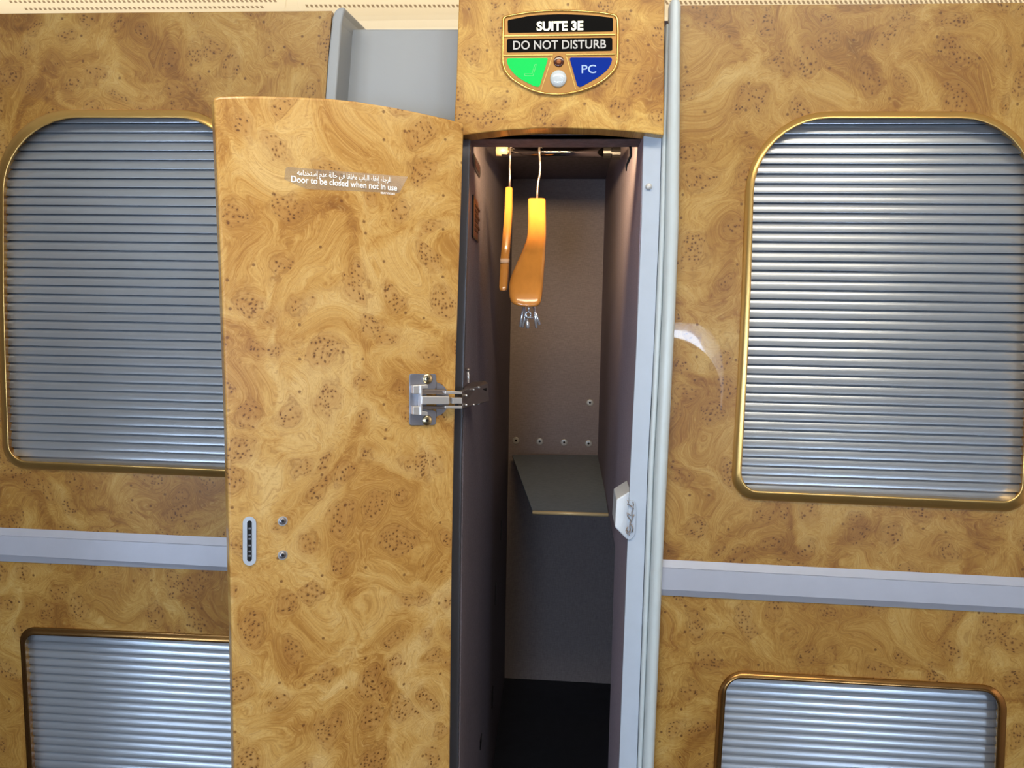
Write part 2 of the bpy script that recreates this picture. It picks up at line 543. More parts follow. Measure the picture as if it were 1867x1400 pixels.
def shutter(name, o, i, label, z_pitch, mat, height=.006):
    out = rpath(o, 10)
    inn = rpath(i, 10)
    c = WALL.pt(sum(p[0] for p in out) / len(out), sum(p[1] for p in out) / len(out), 0)
    t = thing(name, label, 'louvred shutter', c)
    rings = []
    for f, h in ((0, -.002), (0, .0015), (.10, height * .35), (.30, height * .62), (.50, height * .80), (.70, height * .93), (.86, height), (.95, height * .97), (1.0, height * .85), (1.0, -.012)):
        rings.append([WALL.pt(a[0] + (b[0] - a[0]) * f, a[1] + (b[1] - a[1]) * f, h) for a, b in zip(out, inn)])
    bm_ = loft(rings, True)
    link('frame', fin(bm_), mat, t, smooth=True)
    # tambour curtain of horizontal slats behind the frame
    xs = [WALL.pt(x, y).x for x, y in inn]; zs = [WALL.pt(x, y).z for x, y in inn]
    x0, x1, z0, z1 = min(xs) - .006, max(xs) + .006, min(zs) - .006, max(zs) + .006
    bms = bmesh.new()
    n = int((z1 - z0) / z_pitch) + 1
    prof = [(0.00, -.0125), (0.00, -.0074), (.02, -.0070), (.06, -.0069), (.22, -.0071), (.38, -.0074), (.54, -.0078), (.68, -.00835), (.80, -.0089), (.90, -.0095), (.96, -.0100), (1.0, -.0125)]
    for k in range(n):
        zb = z1 - (k + 1) * z_pitch
        a = [bms.verts.new((x0, -h, zb + f * z_pitch)) for f, h in prof]
        b = [bms.verts.new((x1, -h, zb + f * z_pitch)) for f, h in prof]
        for j in range(len(prof) - 1):
            bms.faces.new((a[j], b[j], b[j + 1], a[j + 1]))
    link('slats', fin(bms), 'slat', t, smooth=False)
    link('backing', fin(box((x0, .0125, z0), (x1, .016, z1))), 'slot', t)
    return t


shutter('louvred_shutter', W1o, W1i, 'tall grey louvred shutter with rounded gold frame, partly behind the open door', .00935, 'gold')
shutter('louvred_shutter', W2o, W2i, 'tall grey louvred shutter with rounded gold frame right of the wardrobe', .00935, 'gold')
shutter('louvred_shutter', W3o, W3i, 'low grey louvred shutter under the rail, partly behind the open door', .00935, 'darkgold', .004)
shutter('louvred_shutter', W4o, W4i, 'low grey louvred shutter in bronze frame under the right rail', .00935, 'darkgold', .006)


def rail(name, xs, tops):
    """tops: at each x the four y lines of the moulding"""
    rings = []
    for x, (a, b, c, d) in zip(xs, tops):
        rings.append([WALL.pt(x, a, -.001), WALL.pt(x, a, .001), WALL.pt(x, b, .0040), WALL.pt(x, b + .8, .0034), WALL.pt(x, b + 1.6, .0044), WALL.pt(x, c, .0044), WALL.pt(x, d, .001), WALL.pt(x, d, -.001)])
    return link(name, fin(loft(rings, True, True)), 'rail', kind='structure')


rail('trim_1', (-520, 0, 416, 592), [(939, 950, 986, 1001), (961.6, 975, 1011, 1023), (980, 995, 1033.6, 1041), (988, 1003.5, 1043, 1050)])
rail('trim_2', (1204, 1867, 2300), [(1019.5, 1033.6, 1074, 1085), (1053, 1069, 1108.6, 1119), (1075, 1092, 1131, 1141)])

# left fin-shaped post with rounded head
fl = [(592, 1850), (588, 1400), (586, 900), (586, 400), (592.7, 178), (598, 105), (602.5, 60), (605.5, 32), (610.5, 18.5), (618, 13.5), (625, 12.6), (629.5, 14),
      (625.5, 27), (622, 45), (620, 75), (612, 178), (606, 400), (606, 900), (608, 1400), (612, 1850)]
f = [WALL.pt(x, y, .004) for x, y in fl]
bk = [v + Vector((0, .095, .010 if v.z > 1.6 else 0)) for v in f]
link('trim_3', fin(prism(f, bk)), 'greypaint', kind='structure', bevel=.0022, segs=3)
# recessed grey partition behind the door
PAN = Plane((0, .034, 0), (0, -1, 0))
bm = slab(PAN, [(627, 52.5), (842, 52.5), (822, 1700), (640, 1700), (629, 1300), (618, 178)], -.01, 0)
link('wall_center', fin(bm), 'greypaint', kind='structure', bevel=.002)

# right rounded post and its bead
bm = strip(WALL, [(3.0, 1227, 1231), (4.5, 1223, 1236), (8, 1220, 1239), (14, 1219, 1240.5), (258, 1214.5, 1238.5), (406, 1212, 1237), (560, 1207.5, 1231), (740, 1198.5, 1222), (840, 1193, 1217), (1020, 1186.5, 1208),
                  (1400, 1171, 1191.5), (1850, 1154, 1172)], .010, .003, 11, .7)
link('trim_4', fin(bm), 'postpaint', kind='structure', smooth=True)
bm = strip(WALL, [(48, 1212.5, 1220), (258, 1206, 1214.5), (406, 1202.5, 1212), (560, 1195.5, 1207), (740, 1187.5, 1198), (840, 1182, 1192.5), (1020, 1175.5, 1186),
                  (1400, 1161.5, 1170.5), (1850, 1144, 1153.5)], .006, -.001, 9, .5)
link('trim_5', fin(bm), 'postpaint', kind='structure', smooth=True)

# ceiling over the suites
CEI = Plane((0, 0, 1.95), (0, 0, -1))
rings = []
for x in (-3.0, 3.0):
    pr = [(-2.0, 1.95), (.795, 1.95), (.815, 1.948), (.835, 1.940), (.86, 1.922), (.89, 1.89), (.91, 1.84), (.92, 1.6), (.94, 1.6), (.94, 1.86), (.93, 1.95), (.85, 1.97), (-2.0, 1.97)]
    rings.append([Vector((x, y, z)) for y, z in pr])
link('ceiling', fin(loft(rings, True, True)), 'cream', kind='structure')


def vent(x0, x1, rows, label, step=8.6):
    pts = [P(x0, 8, 1.45), P(x1, 8, 1.45)]
    t = thing('air_vent', label, 'vent', ((pts[0].x + pts[1].x) / 2, pts[0].y, 1.95), 'ceiling air vents')
    ol = rpath([(x0, -60, 6), (x1, -60, 6), (x1 - 8, rows[-1][1] + 6.5 + (x1 - x0) * rows[-1][4], 5), (x0 + 8 if x0 > 100 else x0 + 40, rows[-1][1] + 6.5, 5)], 4)
    link('vent_plate', fin(slab(CEI, ol, -.001, .0015)), 'cream', t, bevel=.0008)
    b = bmesh.new()
    for (xa, y, xb, hh, sl) in rows:
        x = xa
        while x < xb:
            yy = y + (x - xa) * sl
            q = [(x, yy - hh / 2), (x + step * .5, yy - hh / 2), (x + step * .5 + 3, yy + hh / 2), (x + 3, yy + hh / 2)]
            v = [b.verts.new(CEI.pt(a, c, .0018)) for a, c in q]
            w = [b.verts.new(CEI.pt(a, c, .0018) + Vector((0, 0, .004))) for a, c in q]
            b.faces.new(v)
            for i in range(4): b.faces.new((v[i], v[(i + 1) % 4], w[(i + 1) % 4], w[i]))
            x += step
    link('grille', fin(b), 'ventdark', t)
    return t


vent(-200, 528, [(16, 3.3, 505, 4, -.003), (44, 16.5, 480, 4, -.008)], 'long cream ceiling vent with two slotted rows above the left veneer wall')
vent(536, 1206, [(556, 11, 838, 5, .0)], 'cream ceiling vent beside the burl header panel, above the grey partition')
vent(1208, 2000, [(1212, 5, 1880, 6, -.003)], 'cream ceiling vent above the right veneer wall')

# ------------------------------------------------------------------ wardrobe
ward = thing('wardrobe', 'narrow open wardrobe with burl veneer door swung to the left and grey lining', 'wardrobe', (-.02, 0, .54))
XL = XA(846, 640, .75)          # lining on the hinge side
XR = XA(1160, 640, .75)
YB = .83
ZT = ZA(1010, 268, .802)        # underside of the top rail
ZS = ZA(1090, 830, .75 + YB)    # top of the shelf
ZF = .54
ZC = 1.632
XLb = XA(930, 640, .75 + YB)

# header panel with arched lower edge
HEADP = Plane((0, -.015, 0), (0, -1, 0))
arc = [(1210, 246.5), (1180, 242.5), (1140, 238.5), (1090, 235), (1030, 233.2), (980, 233.6), (930, 236.4), (880, 241.5), (828, 249)]
hp = [(837.5, -70), (1212.5, -70), (1211.3, 100)] + arc + [(828.5, 214), (832, 150), (836.5, 0)]
link('header_panel', fin(slab(HEADP, hp, -.026, 0)), 'burl_c', ward, bevel=.0012)
# top rail (with a lamp tucked behind it) : front board and bottom flange
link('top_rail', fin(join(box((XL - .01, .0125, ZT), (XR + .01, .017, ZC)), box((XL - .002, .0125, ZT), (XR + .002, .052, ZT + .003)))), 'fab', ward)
# stiles
bm = slab(WALL, [(1178, 48), (1212.5, 48), (1206, 258), (1202, 406), (1192, 640), (1181.5, 840), (1175, 1020), (1161, 1400), (1143, 1850),
                 (1111, 1850), (1128.6, 1400), (1143, 1020), (1150, 840), (1160, 640), (1169.5, 406), (1173, 258)], -.004, .001)
link('stile', fin(bm), 'stile', ward, bevel=.0006)
bm = slab(WALL, [(832, 254), (857, 254), (853.5, 406), (846.5, 640), (841.5, 840), (838, 1100), (835, 1400), (830, 1850), (780, 1850), (790, 1400), (800, 840)], -.004, .003)
link('stile', fin(bm), 'stile_d', ward, bevel=.0010, segs=3)
# lining panels
t_ = .004


def quadbox(p, q, z0, z1, thick):
    """upright panel from plan point p to q; thickness to one side"""
    p = Vector(p); q = Vector(q)
    d = (q - p).normalized(); nrm = Vector((d.y, -d.x)) * thick
    pts = [p, q, q + nrm, p + nrm]
    return prism([Vector((a.x, a.y, z1)) for a in pts], [Vector((a.x, a.y, z0)) for a in pts])


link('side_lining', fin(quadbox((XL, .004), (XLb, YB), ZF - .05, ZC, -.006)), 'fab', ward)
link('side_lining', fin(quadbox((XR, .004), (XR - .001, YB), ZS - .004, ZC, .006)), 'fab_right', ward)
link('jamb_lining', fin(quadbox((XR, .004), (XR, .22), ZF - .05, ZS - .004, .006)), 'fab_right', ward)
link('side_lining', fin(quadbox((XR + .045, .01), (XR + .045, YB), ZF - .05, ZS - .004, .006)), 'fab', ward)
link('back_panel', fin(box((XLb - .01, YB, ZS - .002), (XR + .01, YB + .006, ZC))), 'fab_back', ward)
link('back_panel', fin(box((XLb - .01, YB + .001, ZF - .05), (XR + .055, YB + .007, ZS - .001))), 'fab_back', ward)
plan = [(XL + .002, .0135), (XL + .001, .05), (XLb - .01, .05), (XLb - .01, YB + .006), (XR + .054, YB + .006), (XR + .054, .0135)]
link('wardrobe_top', fin(prism([Vector((x, y, ZC + .006)) for x, y in plan], [Vector((x, y, ZC)) for x, y in plan])), 'fab', ward)
link('wardrobe_base', fin(prism([Vector((x, y, ZF)) for x, y in plan], [Vector((x, y, ZF - .006)) for x, y in plan])), 'darkmat', ward)
# outer carcass closing the sides so no daylight leaks in behind the linings
link('carcass', fin(join(box((XLb - .018, .05, ZF - .05), (XLb - .012, YB + .01, ZC)), box((XR + .055, .004, ZF - .05), (XR + .06, YB + .01, ZC)))), 'greypaint', ward)
# shelf, left edge cut at an angle to leave a dark gap
SH = Plane((0, 0, ZS), (0, 0, 1))
sp = [(934, 829.5), (971, 931), (1109, 936), (1093, 829.5)]
link('shelf', fin(slab(SH, sp, -.004, 0)), 'shelf', ward)
a = SH.pt(971, 932.5); b = SH.pt(1109, 937)
b = Vector((min(b.x, XR - .0005), b.y, b.z))
link('shelf_edge', fin(tube([a + Vector((0, -.001, -.001)), b + Vector((0, -.001, -.001))], .0029, 10)), 'brass', ward, smooth=True)
# screws on the back panel
BP = Plane((0, YB, 0), (0, -1, 0))
for cx, cy in ((940.6, 803), (984, 804.8), (1028.5, 806.5), (1073, 808.5), (1075.7, 734)):
    s = link('screw', fin(disc_on(BP, cx, cy, 6.6, 0, .0012, .001)), 'screw_w', ward, smooth=True)
    link('recess', fin(disc_on(BP, cx, cy, 2.0, .002, .0026, 0)), 'recess', s)
for cx, cy in ((945, 313), (1098, 315)):
    link('screw', fin(disc_on(BP, cx, cy, 4.0, 0, .001, .001)), 'nickel', ward, smooth=True)
s = link('bumper', fin(disc_on(WALL, 1183, 340, 6, .001, .0022, .0022)), 'screw_w', ward, smooth=True)
s['label'] = 'round pale bumper on the door frame'

# hanging rail and fittings
DR = .92
link('hanging_rail', fin(tube([P(915, 277, DR), P(1112, 277, DR)], .0055, 18)), 'tube', ward, smooth=True)
link('rail_bracket', fin(tube([P(905, 274, DR), P(926, 274.5, DR)], .0068, 14)), 'brass', ward, smooth=True)
link('rail_bracket', fin(join(tube([P(1100, 277.5, DR), P(1114, 277.5, DR)], .0078, 16), tube([P(1114, 278.5, DR), P(1117, 278.5, DR)], .0055, 16), tube([P(1116, 279.5, DR), P(1131, 279.5, DR)], .0075, 16))), 'rubber', ward, smooth=False)
# coat hook on the right lining
hk = [(1148, 262), (1150, 272), (1150, 284), (1146, 294), (1142, 303), (1142, 312)]
link('coat_hook', fin(tube([P(x, y, .80) for x, y in hk], .0011, 8, [.0014, .0014, .0014, .0012, .001, .0005])), 'rubber', ward, smooth=True)

# placards on the left lining
LL = Plane((XL, 0, 0), (1, 0, 0))


def side_rect(y0, y1, z0, z1, r, th):
    c = rpath([(y0, z1, r), (y1, z1, r), (y1, z0, r), (y0, z0, r)], 4)
    fx = lambda y: XL + (XLb - XL) * (y - .004) / YB
    return prism([Vector((fx(y) + th, y, z)) for y, z in c], [Vector((fx(y), y, z)) for y, z in c])


def on_left(px, py):
    p = LL.pt(px, py); return p.y, p.z


y0, z1 = on_left(863.5, 278); _, z0 = on_left(864, 303); y1, _ = on_left(879, 300)
link('placard', fin(side_rect(y0, y1, z0, z1, .006, .0012)), 'placard', ward, label='small dark placard, upper of the two')
for k in range(3):
    zz = z1 - (z1 - z0) * (.3 + .2 * k)
    link('placard_lettering', fin(side_rect(y0 + .015, y1 - .012, zz - .0012, zz + .0012, .0003, .0016)), 'ink', ward)
y0, z1 = on_left(863, 355); _, z0 = on_left(861.5, 430); y1, _ = on_left(874.5, 380)
pr = link('placard', fin(side_rect(y0, y1, z0, z1, .008, .0012)), 'placard2', ward, label='brown placard with dark writing')
link('placard_rim', fin(join(side_rect(y0 - .002, y0 + .004, z0, z1, .001, .002), side_rect(y0, y1, z0 - .0015, z0 + .001, .0003, .002))), 'rubber', pr)
for k in range(6):
    zz = z1 - (z1 - z0) * (.18 + .12 * k)
    link('placard_lettering', fin(side_rect(y0 + .02, y0 + .02 + (.03 if k % 2 else .05), zz - .0015, zz + .0012, .0003, .0018)), 'ink', ward)
# slots in the left lining, low down
for px, ya, yb in ((915, 1068, 1104), (908, 1262, 1292), (882, 1352, 1368), (927, 950, 985)):
    fx = lambda y: XL + (XLb - XL) * (y - .004) / YB
    D0 = abs(XL) / abs((ray(px, ya).x) / ray(px, ya).y)
    za, zb = ZA(px, ya, D0), ZA(px, yb, D0); yy = D0 - .75
    link('lining_slot', fin(prism([Vector((fx(u) + .0008, u, z)) for u, z in ((yy, za), (yy + .02, za), (yy + .02, zb), (yy, zb))],
                                  [Vector((fx(u), u, z)) for u, z in ((yy, za), (yy + .02, za), (yy + .02, zb), (yy, zb))])), 'rubber', ward)

# latch keeper on the right jamb
KP = Plane((0, .006, 0), (0, -1, 0))
kf = [(1148, 894.5), (1124, 911), (1121, 961), (1142, 983), (1144, 983)]
kfp = [KP.pt(x, y, 0) for x, y in kf]
kfp[0].x = kfp[4].x = XR - .0003
kb = [v + Vector((0, .05, 0)) for v in kfp]
kp = link('latch_keeper', fin(prism(kfp, kb)), 'whiteplas', ward, bevel=.0014, segs=3)
kp['label'] = 'white faceted latch keeper on the right jamb'
sl = rpath([(1146, 912, 6), (1157, 912, 6), (1160, 930, 4), (1158, 975, 5), (1150, 984, 6), (1143, 984, 5)], 5)
link('keeper_cover', fin(slab(WALL, sl, .001, .0032)), 'stile', ward, bevel=.001, segs=3)
wires = [[(1144, 912), (1146, 916), (1144, 919), (1150, 922), (1153, 926), (1155, 920), (1154, 915)],
         [(1150, 922), (1155, 927), (1152, 934), (1152, 941), (1147, 938), (1143, 935), (1144, 941), (1149, 947), (1151, 953), (1153, 944), (1156, 938)],
         [(1149, 952), (1148, 960), (1149, 967), (1145, 970), (1142, 965), (1144, 961)], [(1149, 967), (1147, 976), (1143, 972), (1141, 966)], [(1151, 956), (1154, 964), (1152, 971)]]
for w in wires:
    link('spring_wire', fin(tube([WALL.pt(x, y, .0045) for x, y in w], .0006, 6)), 'nickel', kp, smooth=True)

# ------------------------------------------------------------------ open door
AZ = math.radians(56.2)
dirU = Vector((math.sin(AZ), math.cos(AZ), 0))
dn = Vector((dirU.y, -dirU.x, 0))
hinge = P(835, 572, .708)
DOOR = Plane(hinge, dn)
dl = [(389.5, 178), (402, 460), (413.6, 800), (417, 971), (422, 1164), (426.4, 1400), (435, 1850), (812, 1850), (821, 1400), (825, 1020), (829, 800), (833, 640), (839, 460), (846.6, 225),
      (817, 216.6), (765.6, 205), (714, 194.7), (650, 184.4), (598.5, 179), (534, 176), (483, 174.3), (431, 174), (400, 175)]
door = link('door', fin(slab(DOOR, dl, -.016, 0)), 'burl_d', ward, bevel=.0022, segs=3)
# slot plate
ring_o = rpath([(443, 942, 12), (467, 942, 12), (467, 1031, 12), (443, 1031, 12)], 7)
ring_i = rpath([(450.5, 949, 4.5), (459.5, 949, 4.5), (459.5, 1024, 4.5), (450.5, 1024, 4.5)], 7)
sp_ = link('slot_plate', fin(slab(DOOR, ring_o, 0, .0014, [ring_i])), 'stile', door, bevel=.0005)
link('slot_mechanism', fin(slab(DOOR, ring_i, -.0002, .0004)), 'rubber', door)
mech = []
for yy in (962, 974, 981, 993, 1004, 1012):
    mech.append(slab(DOOR, [(453, yy), (457.5, yy), (457.5, yy + 3), (453, yy + 3)], .0004, .0009))
link('slot_teeth', fin(join(*mech)), 'steel_d', door)
for cy in (950, 1012):
    s = link('screw', fin(disc_on(DOOR, 515.4, cy, 9, 0, .0006, .0)), 'steel', door, smooth=False)
    link('screw_head', fin(disc_on(DOOR, 515.4, cy, 6.6, .0006, .0010, .0016)), 'steel_d', s, smooth=True)
    link('recess', fin(cross_on(DOOR, 515.4, cy, 3, .0027)), 'recess', s)
# sticker
st = rpath([(521, 304, 4), (744, 322, 2), (728, 352, 2), (560, 345, 5), (518, 327, 3)], 3)
link('sticker', fin(slab(DOOR, st, 0, .0002)), 'clear', door, label='clear sticker strip')
bm = text_bm('Door to be closed when not in use', DOOR, 531, 331.5, 724, 347.5, 11.5, .0003, .0006, bold=.018, ref=.70)
link('sticker_lettering', fin(bm), 'print', door, label='white English words')
ar = {'ا': ('\uFE8D', '\uFE8E', None, None), 'ل': ('\uFEDD', '\uFEDE', '\uFEDF', '\uFEE0'), 'ر': ('\uFEAD', '\uFEAE', None, None), 'ج': ('\uFE9D', '\uFE9E', '\uFE9F', '\uFEA0'),
      'ء': ('\uFE80', None, None, None), 'إ': ('\uFE87', '\uFE88', None, None), 'ب': ('\uFE8F', '\uFE90', '\uFE91', '\uFE92'), 'ق': ('\uFED5', '\uFED6', '\uFED7', '\uFED8'),
      'م': ('\uFEE1', '\uFEE2', '\uFEE3', '\uFEE4'), 'غ': ('\uFECD', '\uFECE', '\uFECF', '\uFED0'), 'ف': ('\uFED1', '\uFED2', '\uFED3', '\uFED4'), 'ي': ('\uFEF1', '\uFEF2', '\uFEF3', '\uFEF4'),
      'ح': ('\uFEA1', '\uFEA2', '\uFEA3', '\uFEA4'), 'ة': ('\uFE93', '\uFE94', None, None), 'ع': ('\uFEC9', '\uFECA', '\uFECB', '\uFECC'), 'د': ('\uFEA9', '\uFEAA', None, None),
      'س': ('\uFEB1', '\uFEB2', '\uFEB3', '\uFEB4'), 'ت': ('\uFE95', '\uFE96', '\uFE97', '\uFE98'), 'خ': ('\uFEA5', '\uFEA6', '\uFEA7', '\uFEA8'), 'ه': ('\uFEE9', '\uFEEA', '\uFEEB', '\uFEEC')}


def shape_ar(s):
    out = []
    for w in s.split(' '):
        o = []
        for i, ch in enumerate(w):
            f_ = ar[ch]
            prevj = i > 0 and ar[w[i - 1]][2] is not None and f_[1] is not None
            nextj = i < len(w) - 1 and f_[2] is not None and ar[w[i + 1]][1] is not None
            o.append(f_[3] if prevj and nextj else f_[1] if prevj else f_[2] if nextj else f_[0])
        out.append(''.join(reversed(o)))
    return ' '.join(reversed(out))


bm = text_bm(shape_ar('الرجاء إبقاء الباب مغلقا في حالة عدم إستخدامه'), DOOR, 542, 319, 713, 332, 10, .0003, .0006, bold=.012, ref=.72)
link('sticker_lettering', fin(bm), 'print', door, label='white Arabic words')
bm = text_bm('08A1VH5001', DOOR, 694, 353.5, 720, 355.5, 4, .0003, .0005, bold=.01, ref=.70)
link('sticker_lettering', fin(bm), 'print', door, label='tiny white code line')

# concealed hinge
hp_ = rpath([(746.5, 681, 5), (795.5, 681.5, 4), (796, 707, 4), (790, 712, 3), (778, 712, 2), (778, 747, 2), (790, 747, 3), (796, 752, 4), (795, 775, 5), (746.5, 776, 5)], 4)
hg = link('hinge', fin(slab(DOOR, hp_, 0, .0014)), 'steel_d', door, bevel=.0004)
cup = [(796, 695)] + [(792 + 27 * math.cos(a), 728 + 31 * math.sin(a)) for a in [math.radians(-78 + 156 * k / 16) for k in range(17)]] + [(796, 760)]
link('hinge_cup', fin(slab(DOOR, cup, 0, .0008)), 'steel_d', hg)
link('hinge_arm', fin(slab(DOOR, [(769.5, 722.5), (819.7, 723), (819.7, 737), (769.5, 737)], .002, .0105)), 'steel', hg, bevel=.0005)
link('hinge_bracket', fin(join(slab(DOOR, [(753, 703), (780, 701), (780, 708), (767, 709), (767, 718), (753, 718)], .0014, .007), slab(DOOR, [(753, 741), (767, 741), (767, 749), (780, 751), (780, 758), (753, 756)], .0014, .007),
                              slab(DOOR, [(767, 703), (770, 703), (770, 757), (767, 757)], .0014, .009))), 'steel', hg, bevel=.0005)
link('hinge_link', fin(join(slab(DOOR, [(770, 710), (812, 711), (812, 719), (770, 718)], .003, .006), slab(DOOR, [(770, 740), (812, 741), (812, 745), (770, 746)], .003, .006))), 'nickel', hg, bevel=.0004)
link('hinge_link', fin(join(slab(DOOR, [(812, 712.5), (843, 714), (843, 719), (812, 718)], .006, .009), slab(DOOR, [(812, 740), (843, 740), (843, 745), (812, 744.5)], .006, .009),
                            slab(DOOR, [(825, 725), (843, 725), (843, 736), (825, 736)], .004, .010))), 'steel', hg, bevel=.0004)
for cx, cy in ((780, 690.5), (779, 766.5)):
    link('screw', fin(disc_on(DOOR, cx, cy, 9, .0014, .0020, .0016)), 'screw', door, smooth=True)
    link('screw_recess', fin(cross_on(DOOR, cx, cy, 3.0, .0038)), 'recess', door)
# hinge body reaching on to the left lining
A = lambda x, y, D: P(x, y, D)
hb = [A(843, 714, .715), A(868, 705, .765), A(890, 699, .80), A(892, 731, .80), A(868, 739, .765), A(843, 745, .715)]
off = Vector((-.005, .006, 0))
link('hinge_arm', fin(prism(hb, [v + off for v in hb])), 'nickel', hg, bevel=.0006)
link('hinge_slot', fin(prism([A(880, 709, .783), A(887, 707, .794), A(887.5, 724, .794), A(880.5, 727, .783)], [A(880, 709, .783) + off * .6, A(887, 707, .794) + off * .6, A(887.5, 724, .794) + off * .6, A(880.5, 727, .783) + off * .6])), 'recess', hg)
top = [A(843, 714, .715), A(868, 705, .765), A(890, 699, .80), A(884, 694, .81), A(862, 696, .80), A(848, 704, .76)]
link('hinge_plate', fin(prism(top, [v + Vector((0, 0, -.002)) for v in top])), 'nickel', hg)
link('hinge_pin', fin(tube([A(853, 672, .76), A(853.5, 684, .758), A(854, 698, .757)], .0014, 8)), 'steel', hg, smooth=True)
link('hinge_pin', fin(tube([A(849.5, 674, .758), A(857, 674, .758)], .0016, 8)), 'nickel', hg, smooth=True)
for cx, cy, D in ((849.5, 721, .722), (849.5, 738, .722), (863, 710, .75), (863, 737.5, .75), (872.5, 706, .768), (871.5, 736, .768)):
    c = A(cx, cy, D)
    link('rivet', fin(tube([c + Vector((.001, -.0015, 0)), c + Vector((-.002, .003, 0))], .0011, 8)), 'steel', hg, smooth=True)

# ------------------------------------------------------------------ suite sign
SG = HEADP
sg = thing('suite_sign', 'shield-shaped gold sign reading SUITE 3E on the burl header panel', 'sign', SG.pt(1020, 95, 0))
so = [(915, 29, 5), (940, 23.5, 12), (985, 17.5, 20), (1025, 16, 20), (1070, 18, 20), (1105, 21.5, 12), (1128.5, 26, 8), (1130, 60, 10), (1128.5, 121, 10), (1112, 141, 14), (1085, 159, 14), (1052, 170, 14), (1015, 175, 14),
      (977, 170, 14), (946, 156, 14), (922, 138, 12), (913, 120, 10), (914, 60, 10)]
so_pts = rpath(so, 4)
cx0, cy0 = 1020, 92
sc_pts = lambda k, pts: [(cx0 + (x - cx0) * k, cy0 + (y - cy0) * k) for x, y in pts]
link('plate', fin(slab(SG, so_pts, 0, .0016)), 'goldplate', sg, bevel=.0006)
rings = []
for k, h in ((.990, .0012), (.984, .0026), (.972, .0034), (.958, .0030), (.946, .0014)):
    rings.append([SG.pt(x, y, h) for x, y in sc_pts(k, so_pts)])
link('rim', fin(loft(rings)), 'goldrib', sg, smooth=True)
b1 = rpath([(925.5, 36.5, 3), (970, 28, 14), (1020, 25.5, 18), (1075, 27.5, 14), (1117.5, 32.5, 3), (1117.5, 56.5, 3), (926, 59.5, 3)], 4)
link('name_panel', fin(slab(SG, b1, .001, .0022)), 'black', sg, label='black arched strip under the suite number')
b2 = rpath([(924.5, 71, 3), (1116.5, 68.5, 3), (1116.5, 92, 3), (924, 95, 3)], 4)
link('message_panel', fin(slab(SG, b2, .001, .0022)), 'black', sg)
link('name_lettering', fin(text_bm('SUITE 3E', SG, 978.5, 55.5, 1063.5, 54.2, 16.5, .0022, .0026, bold=.03)), 'textlit', sg)
link('message_lettering', fin(text_bm('DO NOT DISTURB', SG, 935.5, 90, 1105, 87.6, 15.5, .0022, .0026, bold=.012)), 'textgrey', sg)
for q in ([(919, 63.6), (1122, 60.8), (1122, 64), (919, 66.8)], [(918.5, 99.3), (1008, 98.2), (1008, 101.2), (918.5, 102.4)], [(1031, 97.8), (1121.5, 96.8), (1121.5, 99.9), (1031, 101)]):
    link('rib', fin(slab(SG, q, .001, .0028)), 'goldrib', sg, bevel=.0004)
g = rpath([(923, 106, 5), (999.5, 105.7, 3), (983.5, 158.5, 4), (974, 157, 4), (943, 141, 12), (926, 121, 10)], 4)
gp = link('status_lamp', fin(slab(SG, g, .001, .0021)), 'green', sg, label='lit green lamp with seat symbol')
icon = [[(978, 117), (972, 138), (957, 138)], [(975, 118), (970, 134.5), (956, 134.5)], [(978, 117), (975, 118)], [(957, 138), (956, 134.5)]]
link('seat_symbol', fin(join(*[tube([SG.pt(x, y, .0022) for x, y in l], .00022, 5) for l in icon])), 'greenline', gp)
bl = rpath([(1038, 105, 4), (1117, 105, 5), (1113, 121, 10), (1097, 137, 12), (1059, 158.5, 4), (1053, 157.5, 3)], 4)
bp = link('call_panel', fin(slab(SG, bl, .001, .0021)), 'blue', sg, label='blue panel lettered PC')
link('panel_lettering', fin(text_bm('PC', SG, 1060.5, 133.2, 1087, 133, 15, .0021, .0025, bold=.008)), 'pctext', bp)
link('divider', fin(join(slab(SG, [(1006, 103), (1007.5, 103), (987, 165), (985.5, 165)], .0012, .0020), slab(SG, [(1032, 103), (1033.5, 103), (1050.5, 163), (1049, 163)], .0012, .0020))), 'goldrib', sg)
s = link('sensor', fin(disc_on(SG, 1018.8, 111.8, 9.6, .001, .0022, .0008)), 'sensor', sg, smooth=True)
link('sensor_core', fin(disc_on(SG, 1018.8, 111.8, 4.2, .0028, .0031, .0004)), 'sensor_in', s, smooth=True)
link('call_button', fin(disc_on(SG, 1018, 143.2, 15.2, .001, .0024, .0032)), 'button', sg, smooth=True)

# ------------------------------------------------------------------ coat hangers


def loft_px(sections, thick, D2=None):
    """sections: (y, x left, x right, D); a flat board with rounded edges"""
    rings = []
    for y, xl, xr, D in sections:
        a = P(xl, y, D); b = P(xr, y, D)
        c = (a + b) / 2; hw = (b - a).length / 2; u = (b - a).normalized(); v = Vector((0, 1, 0)); v = (v - u * v.dot(u)).normalized()
        ring = []
        for k in range(20):
            t = 2 * math.pi * k / 20
            cs, sn = math.cos(t), math.sin(t)
            cs = math.copysign(abs(cs) ** .45, cs); sn = math.copysign(abs(sn) ** .6, sn)
            ring.append(c + u * cs * hw + v * sn * thick)
        rings.append(ring)
    return loft(rings, True, True)


